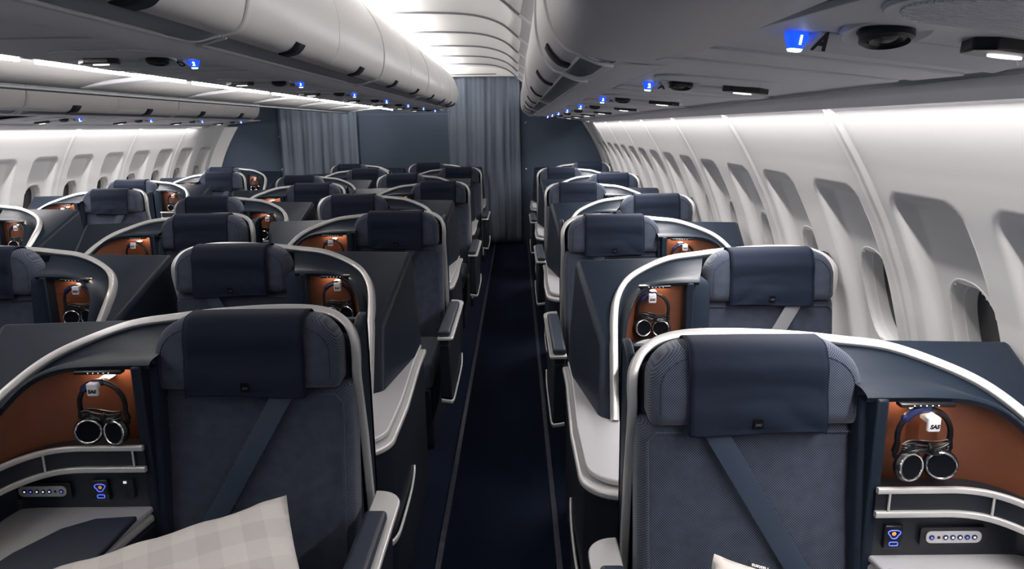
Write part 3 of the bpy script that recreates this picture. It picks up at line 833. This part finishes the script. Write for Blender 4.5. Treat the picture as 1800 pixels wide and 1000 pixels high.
def make_bin(door, recess_, lip, top, side, y0, y1, hz, label, group, doors=2, handle=True, front_cap=False, back_cap=False):
    """one bin unit: body with finger recess and lip, doors with handles"""
    ymid = y0
    root = empty('overhead_bin', (0, y0, 0), label, 'overhead bin', group)
    L = y1 - y0; g = .006
    dp = cprof(door)
    bm = bmesh.new()
    # recess trough (short of both ends) and raised ends
    rp = cprof(recess_)
    rows = []
    flat = [Vector((a, 0, b)) for a, b in rp]
    A0, A1 = flat[0], flat[-1]
    for t in (0, .025, .05, .08, .12, .5, .88, .92, .95, .975, 1):
        k = sm(.02, .11, t) * sm(.98, .89, t); row = []
        for i, p in enumerate(flat):
            s = i/(len(flat)-1); c = A0.lerp(A1, s) + Vector((0, 0, -.012*sin(pi*s)))
            q = c.lerp(p, k); row.append((mir(q.x, side), t*L, q.z))
        rows.append(row)
    loft(bm, rows, False); obj('finger_recess', bm, M['binlow'], root, angle=50)
    bm = bmesh.new(); pth = []
    e0, e1 = Vector((mir(door[0][0], side), 0, door[0][1])), Vector((mir(lip[0], side), 0, lip[1]))
    pts = [e0 + Vector((0,.02,0)), e0.lerp(e1, .6) + Vector((0,.03,-.008)), e1 + Vector((0,.10,0)), e1 + Vector((0,min(.25,.36*L),0)), e1 + Vector((0,L-min(.25,.36*L),0)), e1 + Vector((0,L-.10,0)), e0.lerp(e1, .6) + Vector((0,L-.03,-.008)), e0 + Vector((0,L-.02,0))]
    sweep(bm, catmull(pts, 5), .016, .010, up=(0,0,1), r=.004); obj('lip', bm, M['bineg'], root, angle=50)
    bm = bmesh.new(); pp = cprof([lip] + top, 3); profile_strip(bm, pp, side, .0, L)
    obj('underside', bm, M['psu'], root, angle=50)
    dl = L/doors
    for d in range(doors):
        bm = bmesh.new(); a, b = d*dl + g/2 + (.012 if d == 0 else 0), (d+1)*dl - g/2 - (.012 if d == doors-1 else 0)
        rows = []
        for y, ins in ((a,.006),(a+.004,.001),(a+.012,0),(b-.012,0),(b-.004,.001),(b,.006)):
            rows.append([(mir(x + ins, side) if True else 0, y, z) for x, z in dp])
        loft(bm, rows, False)
        # lower edge turned inward
        loft(bm, [[(mir(dp[0][0], side), y, dp[0][1]), (mir(dp[0][0] + .022, side), y, dp[0][1] + .012)] for y in (a, b)], False)
        dr = obj('door', bm, M['bin'], root, angle=40)
        if handle:
            yc = (a+b)/2
            # small dark latch wrapped on the lower curve
            lo = [(x, z) for x, z in cprof(door, 12) if z < hz][:]
            bm = bmesh.new(); rows = []
            for y in (yc - .05, yc + .05):
                r_ = []
                for i, (x, z) in enumerate(lo):
                    x2, z2 = lo[min(i+1, len(lo)-1)]; x1, z1 = lo[max(i-1, 0)]
                    tx, tz = x2-x1, z2-z1; ln = math.hypot(tx, tz); nx, nz = -tz/ln, tx/ln
                    r_.append((mir(x + nx*.0035, side), y, z + nz*.0035))
                rows.append(r_)
            loft(bm, rows, False); obj('handle', bm, M['ink'], dr, angle=50, solid=.004)
    if hz > 1.9:
        bm = bmesh.new(); profile_strip(bm, [door[-1], (door[-1][0] + .03, door[-1][1] - .03), (door[-1][0] + .26, door[-1][1] - .035)], side, 0, L); obj('top_panel', bm, M['bin'], root)
    bm = bmesh.new()   # end bead between units
    sweep(bm, [(mir(x - .001, side), 0, z) for x, z in dp], .024, .010, up=(1,0,0) , r=.003); obj('end_bead', bm, M['bin'], root, angle=50)
    if front_cap or back_cap:
        bm = bmesh.new(); yy = 0 if front_cap else L
        full = dp + [(dp[-1][0] + .25, dp[-1][1]), (dp[-1][0] + .25, lip[1])] + [pp[-1]] + pp[::-1]
        bm.faces.new([bm.verts.new((mir(x, side), yy, z)) for x, z in full])
        obj('end_panel', bm, M['bin'], root, smooth=False)
    return root

# outboard bins (right-side numbers, mirrored for the left)
O_DOOR = [(.135,1.797),(.108,1.808),(.083,1.838),(.068,1.885),(.061,1.935),(.061,1.99),(.068,2.05),(.088,2.115)]
O_REC = [(.138,1.800),(.150,1.822),(.180,1.818),(.202,1.798),(.213,1.783)]
O_LIP = (.213,1.781); O_TOP = [(.235,1.777),(.275,1.772),(.318,1.770)]
ordn = ['first', 'second', 'third', 'fourth', 'fifth']
for i, (a, b, d) in enumerate(((1.55, 2.11, 1), (2.11, 4.24, 2), (4.24, 6.36, 2), (6.36, 8.48, 2), (8.48, 9.30, 1))):
    make_bin(O_DOOR, O_REC, O_LIP, O_TOP, 1, a, b, 1.845, f'dark-faced overhead bin above the right seats, {ordn[i]} from the near end', 'overhead bins on the right', d, back_cap=(i == 4))
for i, (a, b) in enumerate(((2.60, 4.72), (4.72, 6.84), (6.84, 8.96))):
    make_bin(O_DOOR, O_REC, O_LIP, O_TOP, -1, a, b, 1.845, ['pale overhead bin at the far left edge of the photo', 'pale overhead bin second from the left photo edge on the far side', 'pale overhead bin ending at the left bulkhead'][i], 'overhead bins on the far left', 2, back_cap=(i == 2))
# centre bins, face toward the near aisle; profile keyed as a left-going surface
C_DOOR = [(-.808,1.905),(-.765,1.918),(-.738,1.955),(-.722,2.03),(-.727,2.12),(-.762,2.22),(-.815,2.30),(-.86,2.335)]
C_REC = [(-.812,1.908),(-.822,1.930),(-.862,1.925),(-.898,1.905),(-.915,1.896)]
C_LIP = (-.917,1.894); C_TOP = [(-.94,1.882),(-.965,1.872),(-.99,1.867)]
class _flip: pass
def make_centre(a, b, label, back=False, face=1):
    # build with a mirrored x so outward offsets keep their sign, then mirror back
    fx = lambda pts: [(-x, z) for x, z in pts]
    global mir
    keep = mir
    if face > 0: mir = lambda x, s: -x
    else: mir = lambda x, s: 2*CX + x
    r = make_bin(fx(C_DOOR), fx(C_REC), (-C_LIP[0], C_LIP[1]), fx(C_TOP), 1, a, b, 1.945, label, 'overhead bins over the centre seats', 2, back_cap=back)
    mir = keep
    return r
# outward for the centre bin is +x, i.e. smaller -x : offsets in make_bin push toward smaller keyed x, which is outward here too
for i, (a, b) in enumerate(((0.02, 2.05), (2.05, 4.08), (4.08, 6.11), (6.11, 8.14), (8.14, 9.16))):
    make_centre(a, b, f'long light grey overhead bin above the centre seats, {ordn[i]} from the camera', back=(i == 4))
# body of the centre bins (top and hidden left side)
bm = bmesh.new()
pr = [(-1.13,2.29),(-1.13,2.30),(-2.20,2.30),(-2.24,2.335),(-2.285,2.30),(-2.338,2.22),(-2.373,2.12),(-2.378,2.03),(-2.362,1.955),(-2.335,1.918),(-2.292,1.905),(-2.195,1.872)]
profile_strip(bm, pr, 1, 0.0, 9.16, 4)
tag(obj('bin_carcass', bm, M['bin'], angle=40), 'rear casing of the centre bins facing the far aisle', 'bin casing')
# near fairing at the front of the right bins: smooth, without a door
bm = bmesh.new(); rows = []
base = cprof([(.318,1.770),(.24,1.777),(.17,1.787),(.115,1.804),(.083,1.838),(.066,1.89),(.061,1.94),(.061,1.99),(.068,2.05),(.088,2.115)], 4)
for k in range(25):
    y = lerp(-.6, 1.55, k/24); row = []
    for x, z in base:
        w = math.exp(-((y - .80)/.26)**4) * sm(1.79, 1.86, z) * .030
        row.append((mir(x - w, 1), y, z - w*.2))
    rows.append(row)
loft(bm, rows, False); tag(obj('bin_fairing', bm, M['bin'], angle=60), 'smooth doorless grey fairing overhead at the top right', 'bin fairing')

# ------------------------------------------------------------------ service panels
def plane_strip(name, pts, side, y0, y1, m, label, cat):
    bm = bmesh.new(); profile_strip(bm, pts, side, y0, y1, 6); return tag(obj(name, bm, m, angle=30, solid=.004), label, cat)

def service_unit(side, xl, y, zc, num, letter, label, group, dirx, length, pitch, near=False, tilt=0.0):
    """blue row lamp, lettered plate, air vent and reading light in one panel; dirx = way the plate runs"""
    root = empty('service_panel', (xl, y, zc), label, 'service panel', group)
    X = lambda u: dirx*u
    root.rotation_euler = (0, dirx*math.radians(tilt), math.radians(9) if near else 0)
    bm = bmesh.new(); bx(bm, *sorted((X(-.055), X(length))), -pitch/2 + .006, pitch/2 - .006, .004, .014); obj('panel', bm, M['psu'], root, bevel=.003)
    # raised cross bands
    bm = bmesh.new()
    for yy, w in ((.20,.13),(.37,.06)): bx(bm, *sorted((X(-.05), X(length - .01))), yy, yy + w, -.001, .006)
    obj('raised_band', bm, M['psul'], root, bevel=.003)
    # lettered plate
    bm = bmesh.new(); prism(bm, [(X(a), b) for a, b in [(.022,-.024),(.32,-.030),(.36,.004),(.34,.030),(.022,.024)]], 2, -.008, .006); pl = obj('letter_plate', bm, M['psul'], root, bevel=.003); TL = Matrix.Translation((X(.15), 0, -.002)) @ Matrix.Rotation(math.radians(-24 if near else -14), 4, 'X') @ Matrix.Translation((-X(.15), 0, .002)); pl.data.transform(TL)
    if letter: text_obj('plate_letter', letter, .030, TL @ Matrix.Translation((X(.042), -.002, -.0090)) @ Matrix.Scale(2.0, 4, (0,1,0)) @ Matrix.Translation((-X(.042), .002, .0088)) @ Matrix.Translation((X(.042), -.002, -.0088)) @ Matrix.Rotation(pi, 4, 'X') @ Matrix.Rotation(pi, 4, 'Z') @ Matrix.Rotation(pi, 4, 'Z'), M['ink'], pl, bold=.0008, shear=(-.55 if near else -.25 if dirx > 0 else .25))
    # row lamp: glowing blue tapered block on a grey foot
    bm = bmesh.new()
    loft(bm, [[(a, b, z) for a, b in rrect(0, 0, w, d, .005, 3)] for z, w, d in ((.002,.0150,.009),(-.002,.0155,.010),(-.019,.0095,.0075))])
    lm = obj('row_lamp', bm, M['blue'], root); lm['label'] = 'glowing blue lamp with a white row number'
    bm = bmesh.new(); loft(bm, [[(a, b, z) for a, b in rrect(0, 0, w, d, .004, 3)] for z, w, d in ((-.0192,.0096,.0076),(-.0225,.008,.0065))]); obj('lamp_tip', bm, M['bluew'], lm)
    if num: text_obj('row_number', num, .016, facing((.002, -.0098, -.0085), (0,-1,-.12)), M['bluew'], lm, bold=.0008)
    # air vent: round dark louvre in a shallow dish
    mt = Matrix.Translation((X(.078), -.082, .002)) @ Matrix.Rotation(math.radians(-11), 4, 'X') @ Matrix.Rotation(pi, 4, 'X')
    bm = bmesh.new(); disc(bm, mt, [(.056,-.003),(.053,.004),(.036,-.001),(.034,-.004)], 32); obj('vent_dish', bm, M['psul'], root)
    bm = bmesh.new(); disc(bm, mt, [(.033,-.004),(.033,.012),(.028,.015),(.025,.010),(.020,.013),(.015,.009),(.008,.013),(0,.013)], 32); obj('air_vent', bm, M['black'], root)
    # reading light: dark hooded recess with a bright lens
    bm = bmesh.new(); prism(bm, [(X(a), b) for a, b in [(.19,-.10),(.205,-.06),(.29,-.055),(.33,-.075),(.29,-.115),(.21,-.12)]], 2, -.012, .006); rl = obj('reading_light', bm, M['black'], root, bevel=.003)
    bm = bmesh.new(); disc(bm, Matrix.Translation((X(.252), -.086, -.012)) @ Matrix.Rotation(pi, 4, 'X') @ Matrix.Scale(.30, 4, (0,1,0)), [(.026,-.002),(.026,.003),(0,.004)], 20); obj('light_lens', bm, M['read'], rl)
    # speaker grille
    bm = bmesh.new(); prism(bm, [(X(.13) + a, -.25 + b) for a, b in rrect(0, 0, .16, .085, .08, 8)], 2, -.001, .006); gr = obj('speaker_grille', bm, M['psul'], root, bevel=.003)
    if near:
        bm = bmesh.new()
        for k in range(22):
            yy = -.25 - .072 + .0068*k; hw = .145*math.sqrt(max(.05, 1 - ((yy + .25)/.085)**2))
            bx(bm, X(.13) - hw, X(.13) + hw, yy, yy + .0028, -.0035, .0)
        obj('grille_slots', bm, M['psu'], gr)
    return root

PZ = 1.766
for k in range(8):
    nm = ['nearest, lamp reading 1', 'second, lamp reading 2', 'third', 'fourth', 'fifth', 'sixth', 'seventh', 'farthest'][k]
    service_unit(1, .39, 1.03 + 1.12*k, PZ + .002, str(k+1), 'A', f'grey overhead service panel with blue lamp, right side, {nm}', 'service panels on the right', 1, .45, 1.12, near=(k == 0), tilt=5.5)
for k in range(7):
    nm = ['nearest, marked D', 'second', 'third', 'fourth', 'fifth', 'sixth', 'farthest'][k]
    service_unit(1, -1.03, 2.36 + 1.15*k, 1.868, str(k+2), 'D', f'grey service panel with blue row lamp under the centre bins, {nm}', 'service panels under the centre bins', -1, .44, 1.15)
for k in range(4):
    nm = ['nearest', 'second', 'third', 'farthest'][k]
    service_unit(-1, 2*CX - .39, 5.78 + 1.13*k, PZ - .004, str(k+5), 'H', f'grey service panel with blue row lamp under the far left bins, {nm}', 'service panels on the far left', -1, .45, 1.13, tilt=5.5)
# continuous rails either side of the panels
for side, y0, y1, w in ((1, -.6, 9.6, 'right'), (-1, 2.6, 9.3, 'far left')):
    plane_strip('valance', [(.815,1.748),(.835,1.722),(.87,1.712),(.895,1.690),(.892,1.687),(.862,1.706),(.82,1.720)], side, y0, y1, M['psul'], f'long grey valance along the top of the {w} cabin wall', 'valance')
    bm = bmesh.new(); prism(bm, [(mir(.312, side), PZ + .028), (mir(.345, side), PZ + .028), (mir(.84, side), PZ - .016), (mir(.84, side), PZ + .030), (mir(.312, side), PZ + .040)], 1, y0, y1)
    tag(obj('panel_rail', bm, M['seam']), f'dark mounting rail behind the {w} service panels', 'rail')
bm = bmesh.new(); bx(bm, -1.54, -.985, 0, 9.16, 1.890, 1.900); bx(bm, -1.568, -1.538, 0, 9.16, 1.8835, 1.900)
tag(obj('panel_rail', bm, M['seam']), 'dark mounting rail behind the centre service panels', 'rail')
bm = bmesh.new(); bx(bm, -1.52, -.99, .3, 1.77, 1.874, 1.884)
for yy in (.62, .95, 1.28): bx(bm, -1.50, -1.0, yy, yy + .16, 1.869, 1.876)
tag(obj('blank_panel', bm, M['psu'], bevel=.002), 'plain ribbed grey panel overhead at the top left corner', 'panel')
# far half of the centre underside, white, washed by the light strips
bm = bmesh.new(); profile_strip(bm, [(-1.60,1.945),(-1.75,1.925),(-1.95,1.892),(-2.12,1.856),(-2.18,1.868)], 1, .0, 9.16, 6)
wu = tag(obj('white_underside', bm, M['white_psu'], angle=30), 'long white underside panel beyond the bright ceiling strips', 'panel')
bm = bmesh.new(); bx(bm, -2.185, -2.115, .0, 9.16, 1.838, 1.852); es = obj('edge_seam', bm, M['seam'], wu, bevel=.003); es['label'] = 'dark edge strip'
for k in range(8):
    y = 1.25 + 1.14*k
    r_ = empty('white_service_panel', (-1.80, y, 1.914), f'pale tapered service hood on the white underside, {["nearest","second","third","fourth","fifth","sixth","seventh","farthest"][k]}', 'service hood', 'service hoods on the white underside')
    bm = bmesh.new(); prism(bm, [(-.30,-.02),(.12,-.10),(.17,-.06),(.17,.05),(.12,.09),(-.30,.03)], 2, -.022, .0)
    for v in bm.verts:
        v.co.z += .11*v.co.x if v.co.x < 0 else .03*v.co.x
    obj('hood', bm, M['psu'], r_, bevel=.006)
    bm = bmesh.new(); disc(bm, Matrix.Translation((-.14, .0, -.036)) @ Matrix.Rotation(pi, 4, 'X'), [(.02,0),(.018,.004),(0,.005)], 14); obj('light_lens', bm, M['read'], r_)
    bm = bmesh.new(); loft(bm, [[(-.27 + a, b, z) for a, b in rrect(0, 0, w, w*.6, .003, 2)] for z, w in ((-.040,.007),(-.050,.004))]); obj('row_lamp', bm, M['blue'], r_)
for k in range(8):
    y = .10 + 1.145*k
    bm = bmesh.new(); bx(bm, -1.566, -1.552, y, y + 1.06, 1.871, 1.884)
    tag(obj('light_strip', bm, M['strip'], bevel=.003), f'bright white ceiling light strip under the centre bins, {["nearest","second","third","fourth","fifth","sixth","seventh","farthest"][k]}', 'light strip', 'light strips under the centre bins')
# small inspection mark on the right panel
# ------------------------------------------------------------------ lights
def area(name, loc, rot, sx, sy, e, col=(1, .97, .94), spread=180):
    l = bpy.data.lights.new(name, 'AREA'); l.shape = 'RECTANGLE'; l.size = sx; l.size_y = sy; l.energy = e; l.color = col; l.spread = math.radians(spread)
    o = bpy.data.objects.new(name, l); C.objects.link(o); o.location = loc; o.rotation_euler = rot; return o
LY = 12.2; YM = 3.9
WALL_E, COVE_E = 184, 150
# washes down the side walls, tucked behind the valance (light looks down and out)
area('wall_wash_right', (.918, 4.2, 1.712), (0, math.radians(33), 0), .035, 9.8, WALL_E, (1, .955, .93))
area('wall_wash_left', (2*CX - .918, 6.0, 1.712), (0, math.radians(-33), 0), .035, 6.4, WALL_E*.66, (1, .955, .93))
# cove on top of the centre bins washing the ceiling of each aisle
area('cove_near', (-.955, YM, 2.325), (0, math.radians(180 - 4), 0), .09, LY, COVE_E)
area('cove_far', (2*CX + .955, YM, 2.325), (0, math.radians(180 + 32), 0), .09, LY, COVE_E)
area('strip_glow', (-1.584, 4.6, 1.876), (0, math.radians(96), 0), .022, 9.2, 55)
area('cove_right', (.135, YM, 2.150), (0, math.radians(88), 0), .035, LY, 22)
area('cove_left', (2*CX - .135, YM, 2.150), (0, math.radians(-88), 0), .035, LY, 22)
w = bpy.data.worlds.new('world'); bpy.context.scene.world = w; w.use_nodes = True
w.node_tree.nodes['Background'].inputs[0].default_value = (.50, .70, 1, 1); w.node_tree.nodes['Background'].inputs[1].default_value = .12

# ------------------------------------------------------------------ camera
F = 1240.0
cam = bpy.data.cameras.new('camera'); co = bpy.data.objects.new('camera', cam); C.objects.link(co)
cam.sensor_width = 36; cam.lens = F/1800*36; cam.clip_start = .02
co.location = (0, 0, 1.65)
pitch, yaw, roll = math.radians(12.6304), math.radians(.5036), .0150
co.rotation_euler = (Matrix.Rotation(yaw, 3, 'Z') @ Matrix.Rotation(pi/2 - pitch, 3, 'X') @ Matrix.Rotation(-roll, 3, 'Z')).to_euler()
sc = bpy.context.scene; sc.camera = co
sc.view_settings.view_transform = 'Standard'; sc.view_settings.look = 'None'; sc.view_settings.exposure = 0; sc.view_settings.gamma = 1
sc.view_settings.use_curve_mapping = False
sc.cycles.use_denoising = True
sc.cycles.max_bounces = 8; sc.cycles.diffuse_bounces = 5; sc.cycles.glossy_bounces = 3
sc.cycles.sample_clamp_indirect = 4.0
